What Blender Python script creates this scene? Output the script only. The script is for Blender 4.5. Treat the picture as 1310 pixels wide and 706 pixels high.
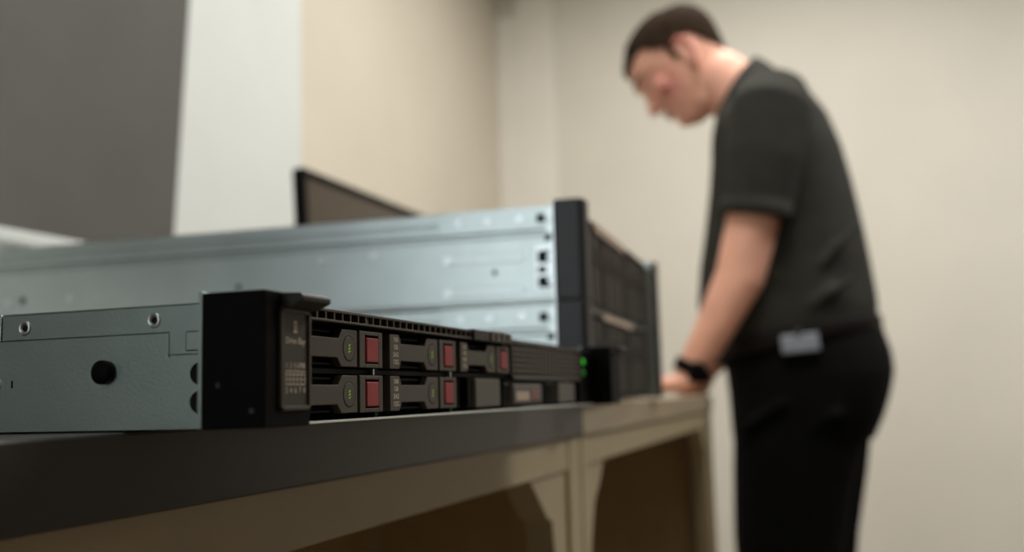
import bpy, bmesh, math, random, bisect
from mathutils import Vector, Matrix
random.seed(7)
S = bpy.context.scene
C = S.collection
for o in list(bpy.data.objects): bpy.data.objects.remove(o)

# ------------------------------------------------------------------ camera
BT = 0.92                                     # height of the bench tops above the floor
yaw, pit, rol = math.radians(18.68), math.radians(6.861), math.radians(-1.534)
fw = Vector((math.cos(yaw)*math.cos(pit), math.sin(yaw)*math.cos(pit), math.sin(pit)))
rt = Vector((math.sin(yaw), -math.cos(yaw), 0)); up = rt.cross(fw)
r2 = math.cos(rol)*rt + math.sin(rol)*up; u2 = -math.sin(rol)*rt + math.cos(rol)*up
cam_data = bpy.data.cameras.new('camera'); cam = bpy.data.objects.new('camera', cam_data); C.objects.link(cam)
M = Matrix((r2, u2, -fw)).transposed().to_4x4(); M.translation = Vector((-0.2610, -0.1902, BT + 0.0089))
cam.matrix_world = M
cam_data.sensor_width = 36; cam_data.lens = 35.0; cam_data.clip_start = 0.01
cam_data.dof.use_dof = True; cam_data.dof.focus_distance = 0.386; cam_data.dof.aperture_fstop = 6.0
S.camera = cam
# ------------------------------------------------------------------ world and exposure
w = bpy.data.worlds.new('world'); S.world = w; w.use_nodes = True
w.node_tree.nodes['Background'].inputs[0].default_value = (0.75, 0.85, 1, 1)
w.node_tree.nodes['Background'].inputs[1].default_value = 0.3
S.view_settings.view_transform = 'Standard'; S.view_settings.look = 'None'
S.view_settings.gamma = 1; S.view_settings.use_curve_mapping = False
S.view_settings.exposure = 0.0

PANEL_POWER = (50, 31, 2, 36)       # ceiling panels
WINDOW_STRENGTH = 3.0

# ------------------------------------------------------------------ materials
def mat(name, col, rough=0.5, metal=0.0, noise=0.0, scale=40.0, bump=0.0, bscale=200.0, spec=0.5, stretch=None, emit=None):
    m = bpy.data.materials.new(name); m.use_nodes = True
    nt = m.node_tree; b = nt.nodes['Principled BSDF']
    b.inputs['Base Color'].default_value = (*col, 1); b.inputs['Roughness'].default_value = rough
    b.inputs['Metallic'].default_value = metal; b.inputs['Specular IOR Level'].default_value = spec
    tc = nt.nodes.new('ShaderNodeTexCoord'); src = tc.outputs['Object']
    if stretch:
        mp = nt.nodes.new('ShaderNodeMapping'); mp.inputs['Scale'].default_value = stretch
        nt.links.new(src, mp.inputs[0]); src = mp.outputs[0]
    if noise > 0:
        n = nt.nodes.new('ShaderNodeTexNoise'); n.inputs['Scale'].default_value = scale; n.inputs['Detail'].default_value = 4
        nt.links.new(src, n.inputs['Vector'])
        r = nt.nodes.new('ShaderNodeValToRGB')
        r.color_ramp.elements[0].position = 0.3; r.color_ramp.elements[1].position = 0.7
        r.color_ramp.elements[0].color = (*[c*(1-noise) for c in col], 1)
        r.color_ramp.elements[1].color = (*[min(1, c*(1+noise)) for c in col], 1)
        nt.links.new(n.outputs['Fac'], r.inputs[0]); nt.links.new(r.outputs[0], b.inputs['Base Color'])
    if bump > 0:
        n2 = nt.nodes.new('ShaderNodeTexNoise'); n2.inputs['Scale'].default_value = bscale; n2.inputs['Detail'].default_value = 3
        nt.links.new(src, n2.inputs['Vector'])
        bp = nt.nodes.new('ShaderNodeBump'); bp.inputs['Strength'].default_value = bump; bp.inputs['Distance'].default_value = 0.002
        nt.links.new(n2.outputs['Fac'], bp.inputs['Height']); nt.links.new(bp.outputs[0], b.inputs['Normal'])
    if emit:
        b.inputs['Emission Color'].default_value = (*emit[0], 1); b.inputs['Emission Strength'].default_value = emit[1]
    return m

MT = dict(
    wall=mat('cream_wall_paint', (0.66, 0.63, 0.555), 0.85, noise=0.03, scale=3, bump=0.15, bscale=120),
    wall_warm=mat('beige_wall_paint', (0.60, 0.55, 0.455), 0.85, noise=0.03, scale=3, bump=0.15, bscale=120),
    wall_brown=mat('brown_wall_paint', (0.10, 0.075, 0.05), 0.8, noise=0.05, scale=2),
    white=mat('white_paint', (0.62, 0.65, 0.63), 0.6, noise=0.02, scale=5),
    trim=mat('pale_trim_paint', (0.76, 0.73, 0.66), 0.6, noise=0.02, scale=5),
    greyboard=mat('dark_grey_board', (0.082, 0.080, 0.070), 0.8, noise=0.06, scale=6),
    ceiling=mat('ceiling_white', (0.75, 0.74, 0.70), 0.9, noise=0.02, scale=10),
    floor=mat('floor_vinyl', (0.12, 0.09, 0.06), 0.5, noise=0.12, scale=9),
    zinc=mat('zinc_plated_steel', (0.375, 0.43, 0.395), 0.40, 1.0, noise=0.05, scale=60, bump=0.05, bscale=900),
    zinc_bright=mat('bright_steel', (0.72, 0.76, 0.76), 0.30, 0.95, noise=0.03, scale=90),
    galv=mat('galvanised_steel', (0.54, 0.595, 0.585), 0.34, 1.0, noise=0.05, scale=25, bump=0.04, bscale=500),
    bead=mat('lit_bead_steel', (0.64, 0.69, 0.68), 0.36, 1.0, noise=0.03, scale=60),  # lighter copy of the galvanised steel; light on the beads put into colour
    black=mat('black_plastic', (0.004, 0.004, 0.004), 0.5, noise=0.2, scale=200, bump=0.1, bscale=2500, spec=0.06),
    void=mat('interior_shade', (0.003, 0.003, 0.003), 0.9),  # near-black; shade inside gaps and openings put into the colour
    carrier=mat('brown_black_plastic', (0.061, 0.049, 0.035), 0.42, noise=0.08, scale=300, bump=0.12, bscale=3000),
    latch=mat('latch_plastic', (0.020, 0.017, 0.014), 0.45, noise=0.1, scale=200, spec=0.3),
    lighter=mat('grey_brown_plastic', (0.095, 0.086, 0.070), 0.45, noise=0.06, scale=200),
    label=mat('label_face', (0.050, 0.042, 0.033), 0.5, noise=0.06, scale=300),
    print=mat('pale_print', (0.85, 0.76, 0.58), 0.6, noise=0.05, scale=500),
    red=mat('maroon_plastic', (0.34, 0.018, 0.028), 0.45, noise=0.06, scale=300),
    led_dim=mat('dim_green_led', (0.15, 0.25, 0.02), 0.4, emit=((0.32, 0.62, 0.02), 0.35)),
    led=mat('green_led', (0.02, 0.3, 0.01), 0.4, emit=((0.03, 0.85, 0.02), 0.45)),
    led_low=mat('fainter_green_led', (0.02, 0.2, 0.01), 0.4, emit=((0.02, 0.6, 0.03), 0.16)),
    char=mat('charcoal_plastic', (0.035, 0.036, 0.040), 0.42, noise=0.08, scale=80, bump=0.06, bscale=800),
    blueblack=mat('blue_black_plastic', (0.012, 0.015, 0.020), 0.35, noise=0.1, scale=80),
    bezel=mat('dark_brown_bezel', (0.022, 0.016, 0.011), 0.5, noise=0.15, scale=60),
    pale_finish=mat('pale_beige_finish', (0.55, 0.44, 0.34), 0.7, noise=0.06, scale=80),
    benchgrey=mat('grey_laminate_edge', (0.048, 0.044, 0.038), 0.30, noise=0.06, scale=90, stretch=(4, 4, 30), bump=0.05, bscale=300, spec=0.3),
    benchwood=mat('tan_laminate', (0.42, 0.34, 0.23), 0.4, noise=0.10, scale=12, stretch=(0.6, 8, 8)),
    cream=mat('cream_enamel', (0.46, 0.38, 0.235), 0.45, noise=0.05, scale=20, bump=0.05, bscale=200),
    panel=mat('dark_brown_panel', (0.46, 0.33, 0.17), 0.6, noise=0.1, scale=10),
    screen=mat('monitor_screen', (0.045, 0.030, 0.018), 0.25, noise=0.05, scale=5),  # brown reflection of the room put into the screen colour
    skin=mat('skin', (0.88, 0.46, 0.335), 0.6, noise=0.12, scale=14, bump=0.08, bscale=300),
    skinred=mat('flushed_skin', (0.60, 0.22, 0.17), 0.5, noise=0.1, scale=40),
    lips=mat('lips', (0.45, 0.18, 0.14), 0.45, noise=0.06, scale=60),
    hair=mat('brown_hair', (0.034, 0.021, 0.013), 0.9, noise=0.45, scale=60, stretch=(6, 1, 1), bump=0.8, bscale=350, spec=0.08),
    shirt=mat('charcoal_knit', (0.036, 0.036, 0.030), 0.92, noise=0.12, scale=18, bump=0.35, bscale=14, spec=0.15),
    shirt2=mat('charcoal_rib', (0.033, 0.033, 0.028), 0.95, noise=0.12, scale=120, bump=0.2, bscale=300, spec=0.15),
    trousers=mat('black_twill', (0.004, 0.004, 0.004), 0.92, noise=0.2, scale=30, bump=0.3, bscale=16, spec=0.1),
    leather=mat('black_leather', (0.008, 0.006, 0.005), 0.6, noise=0.2, scale=60, bump=0.15, bscale=200, spec=0.12),
    badge=mat('pale_grey_badge', (0.30, 0.33, 0.38), 0.5, noise=0.04, scale=40),
    eye=mat('eye_white', (0.6, 0.56, 0.5), 0.2, noise=0.03, scale=60),
    fixture=mat('fixture_white', (0.8, 0.8, 0.78), 0.5, noise=0.02, scale=20),
)

def flush(m, centre, radius, col):
    nt = m.node_tree; b = nt.nodes['Principled BSDF']; old = b.inputs['Base Color'].links[0].from_socket
    tc = nt.nodes.new('ShaderNodeTexCoord'); ab = nt.nodes.new('ShaderNodeVectorMath'); ab.operation = 'ABSOLUTE'
    nt.links.new(tc.outputs['Object'], ab.inputs[0])
    ds = nt.nodes.new('ShaderNodeVectorMath'); ds.operation = 'DISTANCE'; ds.inputs[1].default_value = centre; nt.links.new(ab.outputs[0], ds.inputs[0])
    mr = nt.nodes.new('ShaderNodeMapRange'); mr.inputs['From Min'].default_value = radius; mr.inputs['From Max'].default_value = radius*0.25
    mr.inputs['To Max'].default_value = 0.8; nt.links.new(ds.outputs['Value'], mr.inputs['Value'])
    mx = nt.nodes.new('ShaderNodeMix'); mx.data_type = 'RGBA'; mx.inputs['B'].default_value = (*col, 1)
    for i in mx.inputs:
        if i.name == 'B' and i.type == 'RGBA': i.default_value = (*col, 1)
    ia = [i for i in mx.inputs if i.name == 'A' and i.type == 'RGBA'][0]; oc = [o for o in mx.outputs if o.type == 'RGBA'][0]
    nt.links.new(mr.outputs[0], mx.inputs[0]); nt.links.new(old, ia); nt.links.new(oc, b.inputs['Base Color'])
flush(MT['skin'], (0.055, 0.152, 1.583), 0.055, (0.72, 0.26, 0.22))
flush(MT['skin'], (0.0, 0.20, 1.535), 0.030, (0.66, 0.24, 0.20))
# ------------------------------------------------------------------ helpers (lengths in millimetres)
K = 0.001
def link(o, parent=None):
    C.objects.link(o)
    if parent is not None: o.parent = parent
    return o
def empty(name, loc, rz=0.0):
    o = bpy.data.objects.new(name, None); o.empty_display_size = 0.05
    o.location = loc; o.rotation_euler = (0, 0, rz); return link(o)
def tag(o, label, cat, group=None, kind=None):
    o['label'] = label
    if cat: o['category'] = cat
    if group: o['group'] = group
    if kind: o['kind'] = kind
    return o
class MB:
    def __init__(s): s.bm = bmesh.new()
    def box(s, x0, x1, y0, y1, z0, z1, bev=0.0, seg=2):
        t = bmesh.new(); bmesh.ops.create_cube(t, size=1)
        for v in t.verts:
            v.co = Vector(((x0+x1)/2 + v.co.x*(x1-x0), (y0+y1)/2 + v.co.y*(y1-y0), (z0+z1)/2 + v.co.z*(z1-z0)))
        if bev > 0: bmesh.ops.bevel(t, geom=t.edges[:], offset=bev, segments=seg, affect='EDGES', profile=0.5)
        s.merge(t); return s
    def merge(s, t):
        me = bpy.data.meshes.new('tmp'); t.to_mesh(me); t.free(); s.bm.from_mesh(me); bpy.data.meshes.remove(me)
    def prism(s, pts, axis, a, b, bev=0.0):
        # pts: outline in the two other axes, extruded from a to b along axis
        t = bmesh.new()
        def mk(p, q): return {'x': (q, p[0], p[1]), 'y': (p[0], q, p[1]), 'z': (p[0], p[1], q)}[axis]
        A = [t.verts.new(mk(p, a)) for p in pts]; B = [t.verts.new(mk(p, b)) for p in pts]
        n = len(pts)
        t.faces.new(A); t.faces.new(B[::-1])
        for i in range(n): t.faces.new((A[i], B[i], B[(i+1) % n], A[(i+1) % n]))
        bmesh.ops.recalc_face_normals(t, faces=t.faces[:])
        if bev > 0:
            bmesh.ops.bevel(t, geom=t.edges[:], offset=bev, segments=2, affect='EDGES', profile=0.5)
        s.merge(t); return s
    def lathe(s, prof, axis, org, n=24):
        # prof: (radius, height) along axis from org
        t = bmesh.new(); rings = []
        for r, h in prof:
            ring = []
            for i in range(n):
                a = 2*math.pi*i/n; c, d = r*math.cos(a), r*math.sin(a)
                p = {'x': (h, c, d), 'y': (c, h, d), 'z': (c, d, h)}[axis]
                ring.append(t.verts.new((org[0]+p[0], org[1]+p[1], org[2]+p[2])))
            rings.append(ring)
        for a, b in zip(rings, rings[1:]):
            for i in range(n): t.faces.new((a[i], a[(i+1) % n], b[(i+1) % n], b[i]))
        t.faces.new(rings[0][::-1]); t.faces.new(rings[-1])
        bmesh.ops.recalc_face_normals(t, faces=t.faces[:])
        s.merge(t); return s
    def loft(s, rings):
        t = bmesh.new(); R = [[t.verts.new(p) for p in r] for r in rings]; n = len(R[0])
        for a, b in zip(R, R[1:]):
            for i in range(n): t.faces.new((a[i], a[(i+1) % n], b[(i+1) % n], b[i]))
        t.faces.new(R[0][::-1]); t.faces.new(R[-1])
        bmesh.ops.recalc_face_normals(t, faces=t.faces[:])
        s.merge(t); return s
    def limb(s, pts, rad, n=16, flat=None):
        # a smooth tapering tube with rounded ends; flat=(axis vector, factor) squeezes the section
        P = [Vector(p) for p in pts]; rings = []
        def frame(d):
            ref = Vector((1, 0, 0)) if abs(d.x) < 0.8 else Vector((0, 0, 1))
            a = ref - d*ref.dot(d); a.normalize(); return a, d.cross(a)
        L = len(P)
        for i in range(L):
            d = (P[min(i+1, L-1)] - P[max(i-1, 0)]).normalized()
            a, b = frame(d); r = rad[i]; ra, rb = (r if isinstance(r, tuple) else (r, r))
            def ring(c, k): return [c + a*(ra*k*math.cos(2*math.pi*j/n)) + b*(rb*k*math.sin(2*math.pi*j/n)) for j in range(n)]
            m = min(ra, rb)
            if i == 0:
                for t in (80, 55, 30): rings.append(ring(P[0]-d*m*math.sin(math.radians(t)), math.cos(math.radians(t))))
            rings.append(ring(P[i], 1))
            if i == L-1:
                for t in (30, 55, 80): rings.append(ring(P[i]+d*m*math.sin(math.radians(t)), math.cos(math.radians(t))))
        return s.loft(rings)
    def ball(s, c, r, n=16):
        rx, ry, rz = r if isinstance(r, tuple) else (r, r, r)
        t = bmesh.new(); bmesh.ops.create_uvsphere(t, u_segments=n, v_segments=max(8, n//2), radius=1)
        for v in t.verts: v.co = Vector((c[0]+v.co.x*rx, c[1]+v.co.y*ry, c[2]+v.co.z*rz))
        s.merge(t); return s
    def xf(s, mtx):
        bmesh.ops.transform(s.bm, matrix=mtx, verts=s.bm.verts[:]); return s
    def mesh(s, name, material, smooth=False):
        bmesh.ops.scale(s.bm, vec=(K, K, K), verts=s.bm.verts[:])
        me = bpy.data.meshes.new(name); s.bm.to_mesh(me); s.bm.free()
        if material: me.materials.append(material)
        if smooth:
            for p in me.polygons: p.use_smooth = True
        return me
    def build(s, name, material, parent=None, smooth=False):
        o = bpy.data.objects.new(name, s.mesh(name, material, smooth)); return link(o, parent)
    def organic(s, name, material, parent, voxel, smooth_it=6, fac=0.5):
        # fuse overlapping closed pieces into one continuous surface
        o = s.build(name, material, None)
        r = o.modifiers.new('r', 'REMESH'); r.mode = 'VOXEL'; r.voxel_size = voxel*K
        if smooth_it: q = o.modifiers.new('s', 'SMOOTH'); q.iterations = smooth_it; q.factor = fac
        dg = bpy.context.evaluated_depsgraph_get(); dg.update()
        me = bpy.data.meshes.new_from_object(o.evaluated_get(dg))
        old = o.data; o.modifiers.clear(); o.data = me; me.name = name; bpy.data.meshes.remove(old)
        if not me.materials: me.materials.append(material)
        for p in me.polygons: p.use_smooth = True
        o.parent = parent
        return o
def copy_tree(o, parent=None):
    c = o.copy(); C.objects.link(c)
    if parent is not None: c.parent = parent
    for ch in list(o.children): copy_tree(ch, c)
    return c
def text(name, body, size, loc, material, parent, align='CENTER', rot=(math.pi/2, 0, 0), xs=1.0):
    cu = bpy.data.curves.new(name, 'FONT'); cu.body = body; cu.size = size*K; cu.align_x = align; cu.align_y = 'CENTER'
    cu.extrude = 0.00004; cu.resolution_u = 2
    t = bpy.data.objects.new(name, cu); C.objects.link(t)
    dg = bpy.context.evaluated_depsgraph_get(); dg.update()
    me = bpy.data.meshes.new_from_object(t.evaluated_get(dg)); bpy.data.objects.remove(t); bpy.data.curves.remove(cu)
    me.materials.clear(); me.materials.append(material)
    o = bpy.data.objects.new(name, me); o.rotation_euler = rot; o.location = [c*K for c in loc]; o.scale = (xs, 1, 1)
    return link(o, parent)
def ell(cx, cy, rx, ry, z, n=32, p=2.0, tilt=0.0, fc=0.0):
    out = []
    for i in range(n):
        a = 2*math.pi*i/n; c, s_ = math.cos(a), math.sin(a)
        x = cx + rx*math.copysign(abs(c)**(2/p), c); y = cy + ry*math.copysign(abs(s_)**(2/p), s_)
        out.append((x, y, z - tilt*(y-cy)))
    return out
def struct(name, mb, m, label=None):
    o = mb.build(name, m); o['kind'] = 'structure'
    if label: o['label'] = label
    return o

# ------------------------------------------------------------------ the room
X0, X1, Y0, Y1, H = -2600, 3900, -3400, 1250, 2900
struct('floor', MB().box(X0-100, X1+100, Y0-100, Y1+100, -60, 0), MT['floor'], 'brown vinyl floor under the benches')
struct('ceiling', MB().box(X0-100, X1+100, Y0-100, Y1+100, H, H+60), MT['ceiling'], 'plain white ceiling above the room')
struct('wall_far', MB().box(X1, X1+100, Y0-100, Y1+100, 0, H), MT['wall'], 'cream painted wall behind the standing man')
struct('wall_left', MB().box(X0-100, 1300, Y1, Y1+100, 0, H), MT['greyboard'], 'unseen wall behind the white cabinet, coloured dark to dim server reflections')  # unseen stretch, coloured dark to dim reflections on the server sides
struct('wall_back', MB().box(1300, X1, Y1, Y1+100, 0, H), MT['wall_warm'], 'beige painted wall behind the monitor')
struct('wall_front', MB().box(X0-100, X1, Y0-100, Y0, 0, H), MT['wall_brown'], 'brown wall on the open side of the room')
wn = MB()                                               # wall with the window, behind the camera
WY0, WY1, WZ0, WZ1 = 150, 1150, 950, 2300
wn.box(X0-100, X0, Y0, WY0, 0, H).box(X0-100, X0, WY1, Y1, 0, H).box(X0-100, X0, WY0, WY1, 0, WZ0).box(X0-100, X0, WY0, WY1, WZ1, H)
struct('wall_near', wn, MT['wall_warm'], 'beige wall holding the window')
wf = MB()
for a, b, c, d in ((WY0, WY1, WZ0, WZ0+50), (WY0, WY1, WZ1-50, WZ1), (WY0, WY0+50, WZ0, WZ1), (WY1-50, WY1, WZ0, WZ1), ((WY0+WY1)/2-25, (WY0+WY1)/2+25, WZ0, WZ1)):
    wf.box(X0-60, X0+10, a, b, c, d, 3)
wo = struct('window_1', wf, MT['white'], 'white framed window with two daylit panes')
day = mat('daylit_pane', (0.8, 0.9, 1.0), 0.2, emit=((0.87, 0.95, 1.0), WINDOW_STRENGTH))
for a, b in ((WY0+50, (WY0+WY1)/2-25), ((WY0+WY1)/2+25, WY1-50)):
    MB().box(X0-40, X0-34, a, b, WZ0+50, WZ1-50).build('pane', day, wo)
# corner casing on the far wall and the white pier on the back wall
struct('trim_1', MB().box(X1-40, X1, 1165, 1250, 0, 2640, 4), MT['trim'], 'pale corner casing with a square top')
struct('trim_2', MB().box(X1-26, X1, 985, 1165, 0, H, 4), MT['trim'], 'flat cream casing board on the far wall')
struct('trim_3', MB().box(1300, 2105, 1215, 1250, 0, H, 3), MT['white'], 'broad white pier on the beige wall')
struct('baseboard_far', MB().box(X1-16, X1, Y0, 985, 0, 110, 3), MT['white'], 'white baseboard along the far wall')
struct('baseboard_back', MB().box(2105, X1-40, 1234, 1250, 0, 110, 3), MT['white'], 'white baseboard along the beige wall')
# ceiling panels
def ceiling_panel(x, y, power, label, col):
    r = empty('ceiling_light', (x*K, y*K, (H-2)*K)); tag(r, label, 'light', 'ceiling panels')
    f = MB()
    for a, b, c, d in ((-620, 620, -320, -300), (-620, 620, 300, 320), (-620, -600, -300, 300), (600, 620, -300, 300)): f.box(a, b, c, d, -30, 0, 2)
    f.build('frame', MT['fixture'], r)
    MB().box(-600, 600, -300, 300, -6, 0).build('diffuser', MT['fixture'], r)
    L = bpy.data.lights.new('panel_light', 'AREA'); L.shape = 'RECTANGLE'; L.size = 1.18; L.size_y = 0.58; L.energy = power; L.color = col
    lo = bpy.data.objects.new('panel_light', L); lo.location = (0, 0, -0.012); link(lo, r)
ceiling_panel(2000, -1500, PANEL_POWER[0], 'ceiling light panel on the open side of the room', (1.0, 0.97, 0.93))
ceiling_panel(650, -50, PANEL_POWER[1], 'ceiling light panel above the place where the benches meet', (1.0, 0.97, 0.91))
ceiling_panel(2430, 60, PANEL_POWER[3], 'ceiling light panel past the end of the tan bench, nearest the far wall', (1.0, 0.97, 0.92))
ceiling_panel(-900, -900, PANEL_POWER[2], 'ceiling light panel nearest to the window', (1.0, 0.95, 0.88))

# leaning board and white cabinet at the left
pb = MB().box(-1400, 0, -12, 12, 0, 2300, 3)
o = pb.build('board', MT['greyboard']); o.location = (1.41, 1.185, 0.0); o.rotation_euler = (0, math.radians(4.5), 0)
tag(o, 'tall dark grey board leaning beside the white pier', 'board')
cb = empty('storage_cabinet', (0, 0, 0)); tag(cb, 'low white cabinet in front of the dark grey board', 'cabinet')
CT = BT/K + 248
MB().box(-500, 1060, 870, 1150, 80, CT-20, 2).build('body', MT['white'], cb)
MB().box(-510, 1070, 858, 1155, CT-20, CT, 3).build('cabinet_top', MT['white'], cb)
MB().box(-480, 1040, 900, 1140, 0, 80).build('plinth', MT['greyboard'], cb)
for x in (-490, 285):
    d = MB().box(x, x+765, 856, 870, 95, CT-30, 2).build('door', MT['white'], cb)
    hx = x+735 if x < 0 else x+30
    MB().box(hx-6, hx+6, 832, 844, 700, 840, 3).box(hx-5, hx+5, 844, 856, 705, 717).box(hx-5, hx+5, 844, 856, 823, 835).build('handle', MT['zinc_bright'], d)

# ------------------------------------------------------------------ benches
def bench(name, label, loc, rz, xa, xb, depth, topmat, left_post, right_post, brL, brR, end_panel=False):
    r = empty(name, loc, rz); tag(r, label, 'bench')
    sk = math.tan(rz)*depth                          # the left end stays square to the neighbouring bench
    MB().prism([(xa, 0), (xb, 0), (xb, depth), (xa+sk, depth)], 'z', -29, 0, 1.2).build('bench_top', topmat, r)
    MB().box(xa, xb-1, 4, 24, -57, -29, 0.6).build('apron', MT['cream'], r)
    MB().box(xa+4+sk, xb-4, depth-24, depth-4, -90, -29, 0.6).build('apron', MT['cream'], r)
    MB().box(xa+44+sk, xb-10, depth-40, depth-28, -760, -30, 0.6).build('back_panel', MT['panel'], r)
    for (x0, x1), q in ((left_post, sk), (right_post, 0)):
        for ya in (4, depth-44):
            d = q if ya > 100 else (2 if q else 0)
            lg = MB().box(x0+d, x1+d, ya-1, ya+38, -920+6, -29.2, 0.8).build('leg', MT['cream'], r)
            MB().box(x0+d, x1+d, ya-2, ya+40, -920, -914, 1).build('foot_plate', MT['cream'], lg)
    if end_panel:
        MB().box(right_post[1]-16, right_post[1]-4, 44, depth-46, -700, -52, 0.8).build('end_panel', MT['panel'], r)
    for xs, sgn in ((left_post[1], 1), (right_post[0], -1)):
        pts = [(xs, -57)] + [(xs + sgn*a, z) for a, z in (brL if sgn > 0 else brR)] + [(xs, -330)]
        MB().prism(pts, 'y', 6, 30, 0.6).build('bracket', MT['cream'], r)
    for (x0, x1), q in ((left_post, sk), (right_post, 0)):
        MB().box(x0+6+q, x1-6+q+4, 42, depth-44, -800, -770, 0.8).build('side_rail', MT['cream'], r)
    return r
bA = [(103, -57), (78, -76), (59, -91), (46, -95), (40, -122), (22, -260), (10, -320)]
bB = [(81, -57), (66, -72), (58, -79), (35, -95), (24, -115), (12, -142), (6, -310)]
bench('workbench', 'long workbench with a grey top edge under the thin server', (0, 0.047, BT), 0, -1000, 630.5, 780, MT['benchgrey'],
      (-990, -950), (591, 630), bB, bA)
B2Y = math.radians(1.3)
bench('workbench', 'workbench with a tan top under the two stacked servers', (0.632, 0.047, BT), B2Y, 0.6, 1066, 740, MT['benchwood'],
      (1.0, 28), (1011, 1061), bB, bA, True)

# ------------------------------------------------------------------ thin server (about 44 mm tall)
sv = empty('rack_server', (0, 0, BT))
tag(sv, 'thin steel rack server with red-buttoned drive bays at the front of the bench', 'server')
ZC, ZT = 0.7, 42.6
ch = MB()
ch.box(24.6, 458, 4, 700, ZC, ZT-0.6)
ch.build('chassis', MT['zinc'], sv)
sp = MB()                                             # side sheet with scalloped front edge
pts = [(700, ZC), (700, 33.0), (30.6, 33.0), (30.6, 25.2), (17, 25.2)]
for zc in (19.2, 9.6):
    for k in range(9):
        a = math.radians(90 - k*22.5)
        pts.append((17.5 + 4.4*math.cos(a), zc + 4.0*math.sin(a)))
pts += [(17, ZC)]
sp.prism(pts, 'x', 23.7, 24.8)
sp.build('side_sheet', MT['zinc'], sv)
MB().box(24.62, 25.2, 6, 26, 3, 28).box(24.5, 24.64, 4, 29, 2, 25).build('side_void', MT['void'], sv)
lf = MB()
lf.prism([(103.2, 33.5), (103.2, 42.4), (102.7, 43.1), (5, 43.1), (5, 25.8), (30.1, 25.8), (30.1, 33.5)], 'x', 23.4, 24.9, 0.25)
lf.limb([(23.85, 5.5, 42.75), (23.85, 103, 42.75)], [0.55, 0.55], 10)
lf.box(23.6, 458, 5, 103.2, 42.5, 43.1, 0.2)
lid = lf.build('lid_front', MT['zinc'], sv)
lf = MB().prism([(700, 33.5), (700, 43.1), (104.0, 43.1), (104.0, 33.5)], 'x', 23.4, 24.9, 0.25)
lf.limb([(23.85, 104.5, 42.75), (23.85, 699, 42.75)], [0.55, 0.55], 10)
lf.box(23.6, 458, 104.0, 700, 42.5, 43.1, 0.2)
lf.build('lid_rear', MT['zinc'], sv)
def rivet(parent, x, y, z, r, name='screw'):
    k = r
    q = MB().lathe([(k*1.02, 0.05), (k*1.02, -0.10), (k*0.92, -0.55), (k*0.74, -0.75), (k*0.62, -0.45), (k*0.50, -0.15), (k*0.46, 0.05)], 'x', (x, y, z), 28)
    q = q.build(name, MT['zinc_bright'], parent, True)
    MB().lathe([(k*0.44, 0.0), (k*0.40, -0.30), (k*0.30, -0.36)], 'x', (x, y, z), 14).build('screw_socket', MT['void'], q)
rivet(sv, 23.4, 92.7, 37.9, 2.7); rivet(sv, 23.4, 36.4, 38.0, 2.7)
rivet(sv, 23.7, 105.2, 17.9, 2.3)
MB().box(23.55, 23.8, 97.8, 98.6, 16.4, 19.2).build('slot', MT['void'], sv)
MB().lathe([(2.6, 0), (2.6, -0.9), (4.2, -1.0), (4.2, -2.5), (3.6, -3.1), (2.0, -3.4)], 'x', (23.7, 56.8, 20.8), 28).build('rail_stud', MT['black'], sv, True)
# small tab seen in the lid's front corner
MB().box(22.9, 23.5, 17, 23.2, 26.8, 33.6, 0.5).build('lid_tab', MT['zinc'], sv)
# flange and left ear
EZ0, EZ1 = 1.2, 43.2
def ear(x0, x1, mirror):
    fl = MB().box(x0, x1, 0.0, 1.5, EZ0, EZ1+0.5, 0.35).build('ear_flange', MT['zinc'], sv)
    e = MB()
    e.box(x0, x1, -22.6, 0.0, EZ0, EZ1-1.0, 0.5)
    e.box(x0, x1, -22.6, 0.0, EZ1-2, EZ1, 0.5)
    eo = e.build('rack_ear', MT['black'], sv)
    hx0, hx1 = (x0+9, x1+0.3) if not mirror else (x0-0.3, x1-9)
    hd = MB().prism([(-22, EZ1-5.5), (-22, EZ1-0.2), (-29.5, EZ1-0.6), (-30.3, EZ1-1.6), (-30.3, EZ1-3.0), (-26, EZ1-5.0)], 'x', hx0, hx1, 0.3)
    hd.build('ear_latch', MT['latch'], eo)
    MB().lathe([(0.9, 0), (0.7, -0.25)], 'x', (x0, -6, 14.5), 10).lathe([(0.9, 0), (0.7, -0.25)], 'x', (x0, -18, 6.5), 10).build('dimple', MT['char'], eo)
    return eo
eL = ear(0, 26.5, False)
eR = ear(455.5, 482, True)
# label plate on the left ear: raised rim and recessed printed face
rim = MB()
LX0, LX1, LZ0, LZ1, LY = 7.6, 25.6, 6.2, 38.2, -22.6
for a, b, c, d in ((LX0, LX1, LZ1-1.4, LZ1), (LX0, LX1, LZ0, LZ0+1.4), (LX0, LX0+1.4, LZ0, LZ1), (LX1-1.4, LX1, LZ0, LZ1)):
    rim.box(a, b, LY-1.1, LY+0.2, c, d, 0.25)
rim.build('label_rim', MT['carrier'], eL)
MB().box(LX0+1, LX1-1, LY-0.35, LY+0.1, LZ0+1, LZ1-1).build('label_face', MT['label'], eL)
lc = (LX0+LX1)/2 + 0.2
ic = MB()
for k, hh in enumerate((0.55, 0.75, 0.75)):
    ic.box(lc-1.0, lc+1.0, LY-0.45, LY-0.3, 30.6+k*1.35, 30.6+k*1.35+1.15, 0.08)
ic.build('drive_icon', MT['print'], eL)
ty = LY-0.45
text('lettering', 'Drive Bay', 2.9, (lc, ty, 28.0), MT['print'], eL)
text('lettering', '1  3  5 UMB', 2.35, (lc, ty, 20.2), MT['print'], eL)
text('lettering', '2  4  6  7  8', 2.5, (lc, ty, 12.4), MT['print'], eL)
gr = MB()
for z in (14.3, 15.9, 17.4, 18.5): gr.box(lc-5.6, lc+5.6, ty-0.05, ty+0.1, z-0.12, z+0.12)
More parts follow.
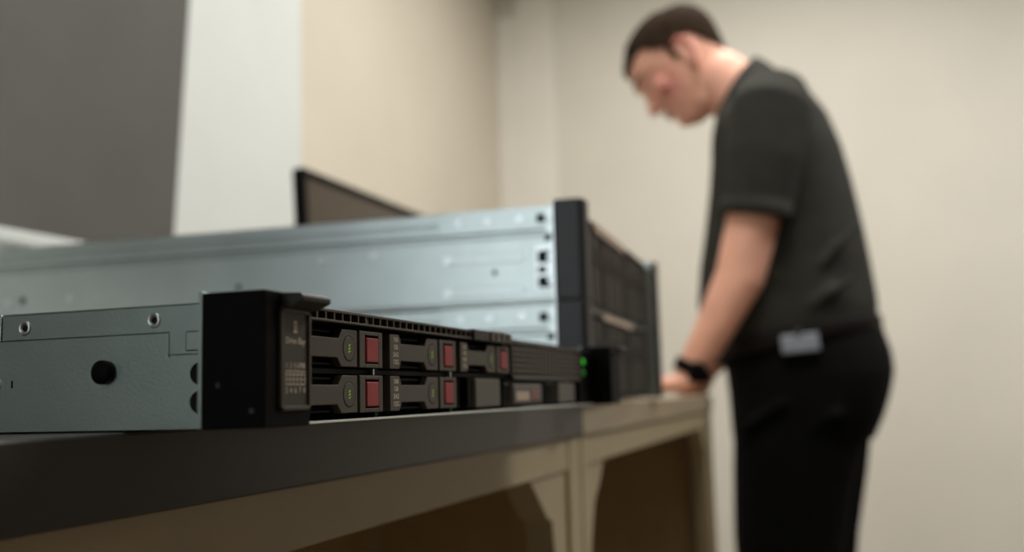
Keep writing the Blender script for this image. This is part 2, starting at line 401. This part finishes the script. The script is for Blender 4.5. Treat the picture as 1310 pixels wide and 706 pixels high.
for k in range(6): gr.box(lc-5.6+k*2.24-0.12, lc-5.6+k*2.24+0.12, ty-0.05, ty+0.1, 14.3, 18.5)
gr.build('bay_map', MT['print'], eL)
# front opening
MB().box(26.5, 455.5, 2.0, 4.4, ZC, ZT).build('bay_interior', MT['void'], sv)
fr = MB()
fr.box(26.5, 455.5, -8.6, 2, ZC+0.2, ZC+1.2, 0.2)
fr.build('bottom_lip', MT['zinc_bright'], sv)
# slotted strip above the bays
vs = MB()
vs.box(28, 268, -10.4, 2, 41.2, 42.3, 0.25); vs.box(28, 268, -10.4, -2, 37.6, 38.5, 0.2)
k = 0
while 46.6 + k*6.3 < 262: 
    x = 46.6 + k*6.3; vs.box(x-0.45, x+0.45, -10.2, -2, 38.3, 41.4); k += 1
vs.build('vent_strip', MT['carrier'], sv)
for x in (54, 73, 95): MB().box(x-0.3, x+0.3, -8.8, -8.2, 38.6, 40.8).build('strip_rib', MT['print'], sv)
MB().box(28, 268, -1.9, -1.5, 37.5, 42).build('strip_back', MT['void'], sv)
MB().box(206, 229, -11.6, 1, 37.3, 42.9, 0.5).build('latch_block', MT['latch'], sv)
pt_ = MB().box(229.5, 262, -12.2, 1, 37.4, 43.0, 0.5)
for x in (237, 246, 255): pt_.box(x-0.8, x+0.8, -12.7, -11.9, 38.4, 42.2, 0.2)
pt_.build('pull_tab', MT['carrier'], sv)
MB().box(176, 205, -7, 2, 42.35, 42.95, 0.2).build('lid_edge_glint', MT['zinc_bright'], sv)  # short bright bar drawn as the highlight on the lid front
# drive carriers
def carrier(x0, z0, first):
    cmat = MT['carrier']
    c = MB()
    # two narrow guide rails in the dark gap above and below the lever
    c.box(x0+11.5, x0+33, -7.0, 0, z0+12.6, z0+13.3, 0.15).box(x0+11.5, x0+33, -7.0, 0, z0+0.7, z0+1.4, 0.15)
    c.box(x0+11, x0+52, -4, 2, z0+0.6, z0+13.8)
    root = c.build('drive_carrier', MT['black'], sv)
    # label tab with clipped corners
    MB().prism([(x0, z0), (x0+8.8, z0), (x0+10.6, z0+2.4), (x0+10.6, z0+12.0), (x0+8.8, z0+14.4), (x0, z0+14.4)], 'y', -9.0, 0, 0.25).build('label_tab', cmat, root)
    for kk, s_ in enumerate(('300', 'GB', 'SAS', '12G')):
        text('lettering', s_, 2.7 if kk < 2 else 2.9, (x0+5.4, -9.12, z0+12.1-kk*3.1), MT['print'], root, xs=1.15)
    # lever: bar that widens with clipped corners into the hub
    hb = [(x0+9, z0+3.4), (x0+35, z0+3.4), (x0+38.2, z0+0.1), (x0+51.0, z0+0.1), (x0+51.0, z0+14.3), (x0+39.0, z0+14.3), (x0+36.2, z0+10.7), (x0+9, z0+10.7)]
    lev = MB().prism(hb, 'y', -8.8, -5.5, 0.3).build('lever', cmat, root)
    hx, hz = x0+44.3, z0+7.1
    MB().lathe([(4.95, 0), (4.95, -0.1), (4.6, -0.1), (4.6, 0.0)], 'y', (hx, -8.75, hz), 36).build('hub_ring', MT['void'], lev)
    MB().lathe([(4.6, 0.1), (4.6, -0.12), (4.4, -0.2), (0.4, -0.2)], 'y', (hx, -8.75, hz), 36).build('hub_face', cmat, lev, False)
    ld = MB()
    for q in range(3):
        ld.box(hx-0.75+0.1*q, hx-0.1+0.1*q, -9.1, -8.9, hz-1.7+q*1.2, hz-1.05+q*1.2, 0.1)
        ld.box(hx+0.15-0.08*q, hx+0.7-0.08*q, -9.1, -8.9, hz-1.3+q*1.2, hz-0.75+q*1.2, 0.1)
    ld.build('status_light', MT['led_dim'], lev)
    # button frame and red release button
    bf = MB()
    for a, b, c_, d in ((52.2, 57.0, 0, 14.4), (68.6, 72.2, 0, 14.4), (56.8, 68.8, 0, 1.6), (56.8, 68.8, 12.8, 14.4)):
        bf.box(x0+a, x0+b, -9.2, 0, z0+c_, z0+d, 0.3)
    bfo = bf.build('button_frame', cmat, root)
    MB().box(x0+56.6, x0+69, -5.5, -2, z0+1.2, z0+13.2).build('button_well', MT['void'], root)
    MB().box(x0+57.6, x0+68.0, -9.6, -4, z0+2.2, z0+11.9, 0.45).build('release_button', MT['red'], root)
    return root
carrier(34.8, 21.4, True); carrier(34.8, 4.0, False)
carrier(114.2, 21.4, False); carrier(114.2, 4.0, False)
carrier(193.0, 21.4, False)
# near-black posts standing for shade in the gaps; silver pins between the columns
for x in (109.6, 189.4, 267.4):
    MB().box(x-1.6, x+1.6, -5, 2, ZC+1, 37.4).build('bay_divider', MT['void'], sv)
for x, z in ((101, 19.9), (182, 19.9)): MB().box(x-0.5, x+0.5, -8.2, -6, z-1.3, z+1.3, 0.2).build('guide_pin', MT['zinc_bright'], sv)
MB().box(30, 268, -6.5, 2, 18.9, 20.7).build('shelf_rail', MT['black'], sv)
# blank filler and media bay
bl = MB().box(193, 202, -5, 0, 4, 18, 0.4).box(204.5, 207.5, -8, 0, 4, 18, 0.3).build('blank_side', MT['black'], sv)
MB().box(211.8, 249, -9.4, 0, 3.6, 18.2, 0.8).build('blank_filler', MT['lighter'], sv)
gm = MB()
gx0, gx1, gz0, gz1 = 270.5, 418.5, 18.2, 39.8
gm.box(gx0, gx1, -9.4, -6.5, gz1-1.4, gz1, 0.3).box(gx0, gx1, -9.4, -6.5, gz0, gz0+2.0, 0.3).box(gx0, gx0+2.5, -9.4, -6.5, gz0, gz1, 0.3).box(gx1-2.5, gx1, -9.4, -6.5, gz0, gz1, 0.3)
n = 19
for i in range(1, n):
    x = gx0 + 2.5 + (gx1-gx0-5)*i/n; gm.box(x-1.3, x+1.3, -9.2, -8.8, gz0+1, gz1-1)
for i in range(1, 6):
    z = gz0 + 2 + (gz1-gz0-3.4)*i/6; gm.box(gx0+2, gx1-2, -9.25, -8.8, z-0.65, z+0.65)
gm.build('perforated_grille', MT['carrier'], sv)
MB().box(gx0+1, gx1-1, -6.4, -5.6, gz0, gz1).build('grille_backing', MT['void'], sv)
MB().box(271.5, 327, -9.2, 0, 4.0, 15.8, 1.6).build('port_block', MT['lighter'], sv)
MB().box(276, 300, -9.5, -9.0, 6.0, 11.0, 0.2).build('port_shell', MT['pale_finish'], sv)
MB().box(303, 320, -9.5, -9.0, 6.0, 12.5, 0.4).build('port_insert', mat('dull_pink_plastic', (0.22, 0.10, 0.085), 0.5, noise=0.05, scale=200), sv)
MB().box(362, 402, -9.2, 0, 3.6, 16.6, 0.8).build('media_filler', MT['lighter'], sv)
MB().box(419, 455.5, -8.0, 0, 2.2, 40.5, 0.5).build('control_panel', MT['black'], sv)
for z, mm in ((31.6, 'led'), (23.7, 'led_low')): MB().lathe([(2.0, 0.2), (2.0, -0.5), (1.5, -1.0), (0.5, -1.2)], 'y', (430, -8.0, z), 18).build('power_light', MT[mm], sv, True)

# ------------------------------------------------------------------ two tall servers stacked behind
def tall_server():
    r = empty('rack_server', (0.5559, 0.047, BT + 0.001), math.radians(2.889))
    HH = 87.0
    # stepped side sheet, extruded along the depth
    prof = [(20.4, 0.6), (20.4, 2.0), (21.2, 4.0), (21.2, 60.0), (22.6, 62.0), (22.6, 65.0), (20.6, 67.0), (20.6, 73.0), (21.8, 74.0), (21.8, 76.0), (20.6, 77.0), (20.6, 85.8), (21.4, HH), (461, HH), (461, 0.6)]
    MB().prism([(a, b) for a, b in prof], 'y', 4, 660).build('chassis', MT['galv'], r)
    MB().prism([(19.6, 66.6), (19.6, HH-0.2), (20.4, HH+0.5), (60, HH+0.5), (60, HH-0.3), (20.8, HH-0.3), (20.8, 66.6)], 'y', 4, 112, 0.15).build('lid_front', MT['galv'], r)
    for z in (42.6, 13.0):
        MB().prism([(36 + 3.6*math.cos(t), z + 3.6*math.sin(t)) for t in [math.pi/2 + math.pi*i/8 for i in range(9)]] + [(106 + 3.6*math.cos(t), z + 3.6*math.sin(t)) for t in [-math.pi/2 + math.pi*i/8 for i in range(9)]], 'x', 20.2, 21.6, 0.4).build('pressed_bead', MT['bead'], r)
        MB().lathe([(4.4, 0.3), (4.3, -1.6), (3.8, -2.0)], 'x', (21.3, 105, z), 16).build('bead_rivet', MT['zinc_bright'], r)
    def hole(y, z, rr): MB().lathe([(rr, 0.2), (rr*0.9, -0.15)], 'x', (21.2, y, z), 16).build('hole', MT['void'], r)
    hole(60.3, 30.0, 2.6); hole(319.6, 31.0, 3.2); hole(572, 31.0, 4.0)
    for y, z in ((513, 30.5), (231, 52), (178, 53), (590, 30)):
        MB().lathe([(4.5, 0.2), (4.4, -0.5), (3.9, -0.8), (1.0, -0.85)], 'x', (21.2, y, z), 18).build('rivet', MT['zinc_bright'], r)
    for y in (93.4, 66, 36):
        MB().lathe([(3.3, 0.2), (3.3, -0.5), (2.9, -0.8), (0.8, -0.85)], 'x', (19.6, y, 76.5), 18).build('rivet', MT['zinc_bright'], r)
    # latch plate by the ear with dark openings
    MB().box(20.0, 21.4, 3.5, 22, 12, 52, 0.4).build('latch_plate', MT['zinc_bright'], r)
    for z0, z1, y0, y1 in ((14, 24, 8, 20), (27, 33, 12, 20), (36, 47, 9, 20), (72, 80, 12, 20), (56, 60, 7, 13)):
        MB().box(19.4, 20.2, y0, y1, z0, z1, 0.3).build('latch_opening', MT['void'], r)
    for z in (20, 30, 41, 50, 66, 80): MB().lathe([(3.0, 0.2), (2.9, -0.9), (2.5, -1.2)], 'x', (20.0, 8.5, z), 14).build('latch_screw', MT['zinc_bright'], r)
    # ears
    MB().box(0, 27, 0, 2.2, 0.4, HH, 0.3).build('ear_flange', MT['zinc_bright'], r)
    MB().prism([(0, 0), (27, 0), (27, -22), (22, -27), (4, -27), (0, -23)], 'z', 0.5, HH+1.3, 1.6).build('rack_ear', MT['char'], r)
    MB().box(455, 482, 0, 2.2, 0.4, HH, 0.3).build('ear_flange', MT['zinc_bright'], r)
    MB().prism([(460, 0), (482, 0), (482, -23), (479, -26), (464, -26), (460, -22)], 'z', 0.5, HH+1.3, 0.8).build('rack_ear', MT['blueblack'], r)
    MB().box(448, 460, -21, 0, 1, HH, 0.5).build('ear_trim', MT['galv'], r)
    # front: recessed drive cages of narrow upright carriers
    MB().box(27, 448, -2, 4, 2, HH-2).build('front_recess', MT['void'], r)
    MB().box(27, 448, -12, 2, HH-5, HH-1, 0.4).build('top_lip', MT['bezel'], r)
    MB().box(27, 448, -12, 2, 1, 4, 0.4).build('bottom_lip', MT['bezel'], r)
    for b in range(3):
        d = MB(); x0 = 30 + b*140
        for k in range(8):
            x = x0 + 2 + k*16.6
            d.box(x, x+14.6, -10 - (k % 2)*0.5, 0, 6, HH-7, 0.8).box(x+2, x+12.6, -11.5, -9.5, 46, 62, 0.5)
        d.build('drive_bank', MT['bezel'], r)
    for b in (1, 2): MB().box(27.5+b*140-2.5, 27.5+b*140+0.5, -12, 0, 3, HH-3, 0.3).build('cage_divider', MT['carrier'], r)
    return r
lo = tall_server()
up2 = copy_tree(lo); up2.location.z += 0.088
tag(lo, 'lower of the two tall rack servers stacked on the tan bench', 'server', 'tall stacked servers')
tag(up2, 'upper of the two tall rack servers, its lid exposed', 'server', 'tall stacked servers')
MB().box(150, 330, -13.5, -11.8, 80.5, 86.5, 0.3).build('lip_patch', MT['pale_finish'], lo)  # brighter patch of the lip highlight drawn as a pale strip
MB().box(27, 448, -13, -10, 85.2, 87.4, 0.3).build('metal_lip', MT['zinc'], lo)
MB().box(120, 290, -13.4, -11.8, 77.5, 86.5, 0.3).build('lip_patch', MT['pale_finish'], up2)  # pinkish highlight along the top edge drawn as a pale strip

# ------------------------------------------------------------------ monitor on the tan bench
mo = empty('monitor', (1.195, 0.655, BT), math.radians(0)); tag(mo, 'black flat monitor standing behind the stacked servers', 'monitor')
MN = Matrix.Translation((0, 0, 0)) @ Matrix.Rotation(math.radians(-3.0), 4, 'X')
def mpart(mb, name, m):
    mb.xf(MN); return mb.build(name, m, mo)
mpart(MB().box(0, 520, 2, 18, 95, 405, 4), 'housing', MT['black'])
bz = MB()
for a, b, c, d in ((0, 520, 392, 405), (0, 520, 95, 112), (0, 13, 95, 405), (507, 520, 95, 405)): bz.box(a, b, -4, 6, c, d, 1.5)
mpart(bz, 'bezel', MT['black'])
mpart(MB().box(12, 508, -0.5, 4, 110, 394), 'screen', MT['screen'])
MB().box(230, 290, 26, 44, 6, 240, 4).build('stand_neck', MT['black'], mo)
MB().prism([(150, -70), (370, -70), (380, -50), (380, 70), (140, 70), (140, -50)], 'z', 0, 8, 2).build('stand_base', MT['black'], mo)

# ------------------------------------------------------------------ the standing man (faces +Y, local origin on the floor between the feet)
PX = 1874
man = empty('person', (PX*K, 0, 0))
tag(man, 'person in charcoal polo shirt and black trousers, head bowed, hand on the bench', 'person')
c45 = math.cos(math.radians(45))
HC = (0, 126.6, 1651)
def hd(x, f, u): return (x, HC[1] + (f+u)*c45, HC[2] + (u-f)*c45)
HEAD = [(109, 22, -10, 18), (104, 48, -42, 38), (94, 70, -70, 54), (78, 89, -92, 67), (55, 102, -105, 75), (32, 108, -109, 77), (8, 103, -106, 76), (-18, 102, -98, 73), (-42, 103, -88, 68), (-66, 103, -74, 61), (-86, 103, -50, 52), (-102, 102, -10, 40), (-111, 96, 25, 24)]
def head_ring(u, ff, fb, wx, n=36, grow=0.0):
    cf, rf = (ff+fb)/2, (ff-fb)/2 + grow; out = []
    for i in range(n):
        a = 2*math.pi*i/n; c, s_ = math.cos(a), math.sin(a)
        # narrower towards the face below the brow
        k = 1.0 - 0.16*max(0, s_)**2*(1 if u < 20 else 0.4)
        out.append(hd((wx+grow)*k*math.copysign(abs(c)**0.9, c), cf + rf*math.copysign(abs(s_)**0.95, s_), u))
    return out
body = MB()
body.loft([head_ring(*h) for h in HEAD])
# nose, brow, cheeks, lips, chin, ears
body.loft([[hd(x*kx, f, u) for x, f in ((-1, 96), (-0.55, fo-4), (0, fo), (0.55, fo-4), (1, 96), (0, 90))] for u, fo, kx in ((22, 106, 8), (5, 112, 9), (-12, 122, 11), (-26, 131, 14), (-34, 133, 16), (-40, 124, 16), (-44, 106, 12))])
for sx in (-1, 1):
    body.limb([hd(sx*14, 105, 28), hd(sx*34, 95, 31), hd(sx*52, 74, 28)], [7, 7, 6], 10)
    body.ball(hd(sx*42, 66, -22), 24)
    body.ball(hd(sx*15, 112, -35), 8)
    e = [hd(sx*(72 + 0.10*(-f-10)), f, u) for f, u in ((-4, 10), (-24, 12), (-32, -8), (-24, -36), (-8, -54))]
    body.limb(e, [(7, 7), (8, 8), (8, 8), (7, 7), (7, 7)], 10)
    body.limb([hd(sx*71, -6, 4), hd(sx*71, -10, -20), hd(sx*68, -5, -46)], [9, 11, 9], 10)
body.limb([hd(-20, 96, -60), hd(-8, 106, -59), hd(8, 106, -59), hd(20, 96, -60)], [4, 6, 6, 4], 10)
body.limb([hd(-18, 96, -69), hd(0, 105, -69), hd(18, 96, -69)], [5, 7, 5], 10)
body.ball(hd(0, 90, -98), (22, 18, 16))
# neck and trunk
body.limb([(0, -50, 1500), (0, -5, 1550), (0, 45, 1600)], [70, 68, 64], 24)
body.ball(hd(0, 30, -92), (50, 50, 46)); body.ball(hd(0, 66, -98), (36, 34, 30)); body.ball(hd(0, 10, -112), (48, 44, 40))
TR = [(1545, -80, 16, 60), (1510, -122, 26, 135), (1460, -172, 44, 190), (1360, -194, 54, 178), (1260, -208, 68, 168), (1140, -220, 88, 162), (1060, -224, 84, 164), (980, -238, 46, 172), (900, -226, 34, 170), (850, -200, 20, 150)]
body.loft([ell(0, (b+f)/2, wx, (f-b)/2, z, 32, 2.4) for z, b, f, wx in TR])
# legs
for sx, dy in ((-1, 10), (1, -18)):
    body.limb([(sx*88, -92+dy, 900), (sx*92, -72+dy, 700), (sx*95, -58+dy, 500), (sx*98, -80+dy, 360), (sx*100, -78+dy, 110)], [86, 78, 58, 55, 40], 18)
# arms
LA = [(-182, -68, 1470), (-196, -45, 1360), (-202, -24, 1239), (-206, 4, 1140), (-212, 62, 1034), (-219, 104, 962)]
body.limb(LA, [56, 54, 50, 47, (39, 36), (24, 30)], 20)
RA = [(182, -68, 1470), (204, -50, 1360), (214, -30, 1239), (214, 0, 1140), (190, 66, 1040), (172, 122, 985)]
body.limb(RA, [56, 54, 50, 46, (36, 38), (24, 30)], 20)
def hand(w, fwd, side, upv, thumb):
    # w wrist, fwd direction of the fingers, side towards the thumb, upv back of the hand
    w, fwd, side, upv = Vector(w), Vector(fwd).normalized(), Vector(side).normalized(), Vector(upv).normalized()
    P = lambda a, b, c: w + fwd*a + side*b + upv*c
    rings = []
    for a, wd, th, c in ((-12, 25, 19, 0), (12, 30, 18, -2), (40, 38, 16, -3), (68, 42, 14, -4), (88, 42, 12, -6), (96, 36, 8, -7)):
        rings.append([P(a, wd*math.copysign(abs(math.cos(t))**0.7, math.cos(t)), c + th*math.sin(t)) for t in [2*math.pi*i/20 for i in range(20)]])
    body.loft(rings)
    for off, L, sp in ((33, 70, 5), (11.2, 78, 1.5), (-11.2, 73, -2), (-32.5, 58, -6)):
        a0 = 84 - abs(off-8)*0.12
        body.limb([P(a0-12, off*0.95, -6), P(a0+4, off, -4), P(a0+L*0.42, off+sp*0.5, -5), P(a0+L*0.74, off+sp*0.9, -10), P(a0+L, off+sp, -16)], [8.6, 8.6, 8.2, 7.6, 6.4], 12)
    t0 = [P(14, thumb*26, -5), P(38, thumb*44, -8), P(62, thumb*58, -11), P(84, thumb*63, -15)]
    body.limb(t0, [13, 11, 9.2, 7.6], 12)
hand((-221, 108, 947), (-0.10, 1, -0.03), (1, 0.1, 0), (0, 0.1, 1), 1)
hand((171, 124, 980), (-0.1, 0.55, -0.85), (-0.85, 0.35, 0.3), (0.3, 0.8, 0.5), 1)
bo = body.organic('body', MT['skin'], man, 3.6, 5)

# hair cap: shell over the skull with a cropped hairline
hb = bmesh.new(); NN = 72; rows = []
def hsec(u):
    hs = sorted(HEAD); us = [h[0] for h in hs]
    i = min(max(bisect.bisect(us, u)-1, 0), len(hs)-2); t = (u-us[i])/(us[i+1]-us[i])
    return tuple(hs[i][k]*(1-t)+hs[i+1][k]*t for k in range(4))
def grown(u):
    return 7.0 if u > 20 else max(2.0, 7.0 - (20-u)*0.06)
lev = [118, 117, 114, 109] + [104 - 5*k for k in range(38)]
for u in lev:
    us_ = min(u*0.985, 108.5); h = hsec(us_)
    g = grown(u)
    if u > 104: 
        k = {118: 0.15, 117: 0.42, 114: 0.72, 109: 0.9}[u]; base = hsec(99)
        h = (u, (base[1]+base[2])/2 + (base[1]-base[2])/2*k, (base[1]+base[2])/2 - (base[1]-base[2])/2*k, base[3]*k)
    front_extra = 5 if 60 < u < 112 else 0
    rows.append([hb.verts.new(p) for p in head_ring(u, h[1]+front_extra, h[2], h[3], NN, g)])
inv = []
def keep(p):
    y, z = p[1]-HC[1], p[2]-HC[2]; f, u = (y-z)*c45, (y+z)*c45; x = abs(p[0])
    if u > 88: return True
    if f < -52: return u > -8 + (f+52)*2.4 and u > -80
    if f < -8: return u > 8
    if f < 12: return u > (-18 if f > -2 else 2)
    if f < 44: return u > 22 + (f-12)*1.4
    return u > 68 + (f-44)*0.06
for a, b in zip(rows, rows[1:]):
    for i in range(NN):
        q = (a[i], a[(i+1) % NN], b[(i+1) % NN], b[i]); cen = sum((v.co for v in q), Vector())/4
        if keep(cen): hb.faces.new(q)
hb.faces.new(rows[0][::-1])
bmesh.ops.delete(hb, geom=[v for v in hb.verts if not v.link_faces], context='VERTS')
bmesh.ops.recalc_face_normals(hb, faces=hb.faces[:])
bmesh.ops.solidify(hb, geom=hb.faces[:], thickness=9)
hm = MB(); hm.bm.free(); hm.bm = hb
hm.build('hair', MT['hair'], man, True)
# eyes, brows, flushed ear, lips
for sx in (-1, 1):
    MB().ball(hd(sx*31, 80, 6), 11.5).build('eye', MT['eye'], man, True)
    MB().limb([hd(sx*18, 92, 6), hd(sx*31, 87, 6), hd(sx*44, 72, 5)], [5, 6, 5], 8).build('eyelid', MT['skin'], man, True)
    MB().limb([hd(sx*14, 111, 30), hd(sx*34, 101, 34), hd(sx*54, 76, 29)], [3.4, 4.0, 3.0], 8).build('eyebrow', MT['hair'], man, True)
    MB().limb([hd(sx*79, -4, 9), hd(sx*82, -24, 11), hd(sx*82, -32, -8), hd(sx*79, -24, -36), hd(sx*77, -8, -52)], [5, 6, 6, 5.5, 6], 10).build('ear_rim', MT['skinred'], man, True)
MB().limb([hd(-20, 99, -60), hd(-8, 109, -59), hd(8, 109, -59), hd(20, 99, -60)], [2.5, 4.5, 4.5, 2.5], 10).build('lip', MT['lips'], man, True)
MB().limb([hd(-18, 99, -68), hd(0, 109, -68.5), hd(18, 99, -68)], [2.5, 5, 2.5], 10).build('lip', MT['lips'], man, True)

# polo shirt
sh = MB()
# rings given by their back point and front point in profile, and half width
SHR = [(-52, 1604, 40, 1520, 62), (-80, 1588, 50, 1508, 95), (-112, 1566, 56, 1490, 142), (-146, 1534, 60, 1468, 184), (-176, 1486, 64, 1440, 204), (-198, 1420, 67, 1395, 206), (-213, 1350, 74, 1340, 198), (-228, 1260, 88, 1256, 190), (-237, 1190, 102, 1184, 188), (-245, 1120, 110, 1110, 190), (-247, 1090, 106, 1060, 192), (-244, 1068, 94, 1030, 191), (-236, 1052, 80, 1008, 186)]
rings = []
for yb, zb, yf, zf, wx in SHR:
    cy_, ry_ = (yb+yf)/2, (yf-yb)/2
    rings.append(ell(0, cy_, wx, ry_, (zb+zf)/2, 40, 2.4, (zb-zf)/(yf-yb)))
sh.loft(rings)
for s_, ends in ((-1, [(-150, -75, 1512), (-186, -70, 1470), (-200, -52, 1370), (-205, -33, 1262)]), (1, [(150, -75, 1512), (186, -70, 1470), (206, -54, 1370), (216, -38, 1262)])):
    P = [Vector(q) for q in ends]; rr = []
    for i, rads in enumerate(((70, 60), (78, 74), (76, 70), (66, 62))):
        d = (P[min(i+1, 3)]-P[max(i-1, 0)]).normalized()
        a = (Vector((1, 0, 0)) - d*d.x).normalized(); b = d.cross(a)
        rr.append([P[i] + a*rads[1]*math.cos(2*math.pi*j/28) + b*rads[0]*math.sin(2*math.pi*j/28) for j in range(28)])
    sh.loft(rr)
# a few soft folds at the waist and under the arm
for pa, pb, r_ in (((-182, -60, 1090), (-150, 70, 1120), 12), ((-186, -120, 1080), (-172, -200, 1130), 12), ((-186, -80, 1130), (-176, 30, 1190), 11), ((-180, -150, 1160), (-150, -222, 1240), 10)):
    m_ = tuple((pa[i]+pb[i])/2 for i in range(3)); sh.limb([pa, (m_[0]-5, m_[1], m_[2]), pb], [r_*0.6, r_, r_*0.5], 10)
sh.organic('polo_shirt', MT['shirt'], man, 5.0, 8)
# sleeve cuffs and collar
def band(rings, name, m, thick):
    b = bmesh.new(); R = [[b.verts.new(p) for p in r] for r in rings]; n = len(R[0])
    for a, c_ in zip(R, R[1:]):
        for i in range(n): b.faces.new((a[i], a[(i+1) % n], c_[(i+1) % n], c_[i]))
    bmesh.ops.recalc_face_normals(b, faces=b.faces[:]); bmesh.ops.solidify(b, geom=b.faces[:], thickness=thick)
    q = MB(); q.bm.free(); q.bm = b
    return q.build(name, m, man, True)
ax = Vector((0, 0.81, 0.587)); cs = Vector((0, 0.587, -0.81)); xx = Vector((1, 0, 0))
cr = []
for c_, ry, rx in (((0, -20, 1538), 88, 96), ((0, -10, 1549), 87, 84), ((0, 2, 1562), 85, 74), ((0, 9, 1569), 83, 71), ((0, 2, 1562), 80, 69), ((0, -16, 1550), 78, 68)):
    cr.append([Vector(c_) + xx*rx*math.cos(2*math.pi*i/40) + cs*ry*math.sin(2*math.pi*i/40) for i in range(40)])
band(cr, 'collar', MT['shirt2'], 4)
for sx, c0 in ((-1, Vector((-205, -33, 1262))), (1, Vector((216, -38, 1262)))):
    d = Vector((0, 0.17, -0.98)).normalized(); b_ = d.cross(xx).normalized()
    band([[c0 + d*q + xx*rx*math.cos(2*math.pi*j/32) + b_*ry*math.sin(2*math.pi*j/32) for j in range(32)] for q, rx, ry in ((-24, 64, 68), (-2, 63, 67), (10, 62, 66), (8, 57, 60), (-14, 55, 58))], 'sleeve_cuff', MT['shirt2'], 3)
# trousers
tr = MB()
TRR = [(1046, -242, 74, 186), (1020, -252, 68, 188), (985, -266, 60, 192), (945, -269, 56, 196), (900, -258, 54, 196), (860, -244, 53, 194), (815, -222, 50, 188)]
tr.loft([ell(0, (b+f)/2, wx, (f-b)/2, z, 40, 2.5, 0.16 if z > 1000 else 0.08) for z, b, f, wx in TRR])
for sx, dy in ((-1, 12), (1, -14)):
    tr.limb([(sx*96, -92+dy*0.4, 880), (sx*98, -78+dy, 760), (sx*98, -64+dy, 640), (sx*98, -58+dy, 500), (sx*100, -70+dy, 360), (sx*102, -70+dy, 200), (sx*102, -66+dy, 90)],
            [(98, 128), (96, 114), (90, 104), (82, 92), (78, 90), (74, 86), (76, 88)], 26)
for pa, pb in (((-196, -60, 900), (-176, 20, 850)), ((-192, -160, 880), (-180, -60, 830)), ((-184, -20, 520), (-180, -110, 500)), ((-180, -20, 330), (-178, -120, 300))):
    tr.limb([pa, pb], [10, 8], 8)
tr.organic('trousers', MT['trousers'], man, 6.0, 8)
bt = [ell(0, -84, rx, ry, z, 44, 2.45, 0.16) for z, rx, ry in ((1008, 195, 168), (1012, 197, 170), (1040, 196, 168), (1044, 194, 166))]
band(bt, 'belt', MT['leather'], 5)
for sx, dy in ((-1, 12), (1, -14)):
    s_ = MB()
    s_.limb([(sx*102, -100+dy, 52), (sx*104, -20+dy, 60), (sx*108, 80+dy, 44), (sx*112, 150+dy, 36)], [(44, 46), (46, 50), (48, 36), (42, 28)], 20)
    s_.box(sx*107-46, sx*107+46, -140+dy, 182+dy, 0, 22, 10)
    s_.organic('shoe', MT['leather'], man, 5, 4)
# watch on the left wrist
wp = Vector((-218, 100, 968)); wd = (Vector(LA[5])-Vector(LA[4])).normalized(); wa = (xx - wd*wd.x).normalized(); wb = wd.cross(wa)
wr = [[wp + wd*q + wa*(ra)*math.cos(2*math.pi*j/32) + wb*rb*math.sin(2*math.pi*j/32) for j in range(32)] for q, ra, rb in ((-12, 31, 36), (-8, 33, 38), (8, 31, 36), (12, 29, 34))]
wo_ = band(wr, 'watch_strap', MT['black'], 4)
wc = MB().lathe([(19, 0), (20, 4), (20, 9), (17, 11), (4, 11.5)], 'z', (0, 0, 0), 28)
q = Vector((-0.75, -0.45, 0.15)); q = (q - wd*q.dot(wd)).normalized()
rot = q.to_track_quat('Z', 'Y').to_matrix().to_4x4(); rot.translation = wp + q*33
wc.xf(rot); wc.build('watch_case', MT['black'], wo_, True)
# pale card clipped to the belt
bd = empty('badge', ((PX-207)*K, -0.100, 1.014)); tag(bd, 'pale grey card clipped to the black belt', 'badge')
bd.rotation_euler = (math.radians(-4), 0, math.radians(2))
MB().box(-4, 4, -34, 34, -19, 15, 3).build('card', MT['badge'], bd)
MB().box(-5.5, 4, -6, 6, 11, 24, 1.5).build('clip', MT['char'], bd)
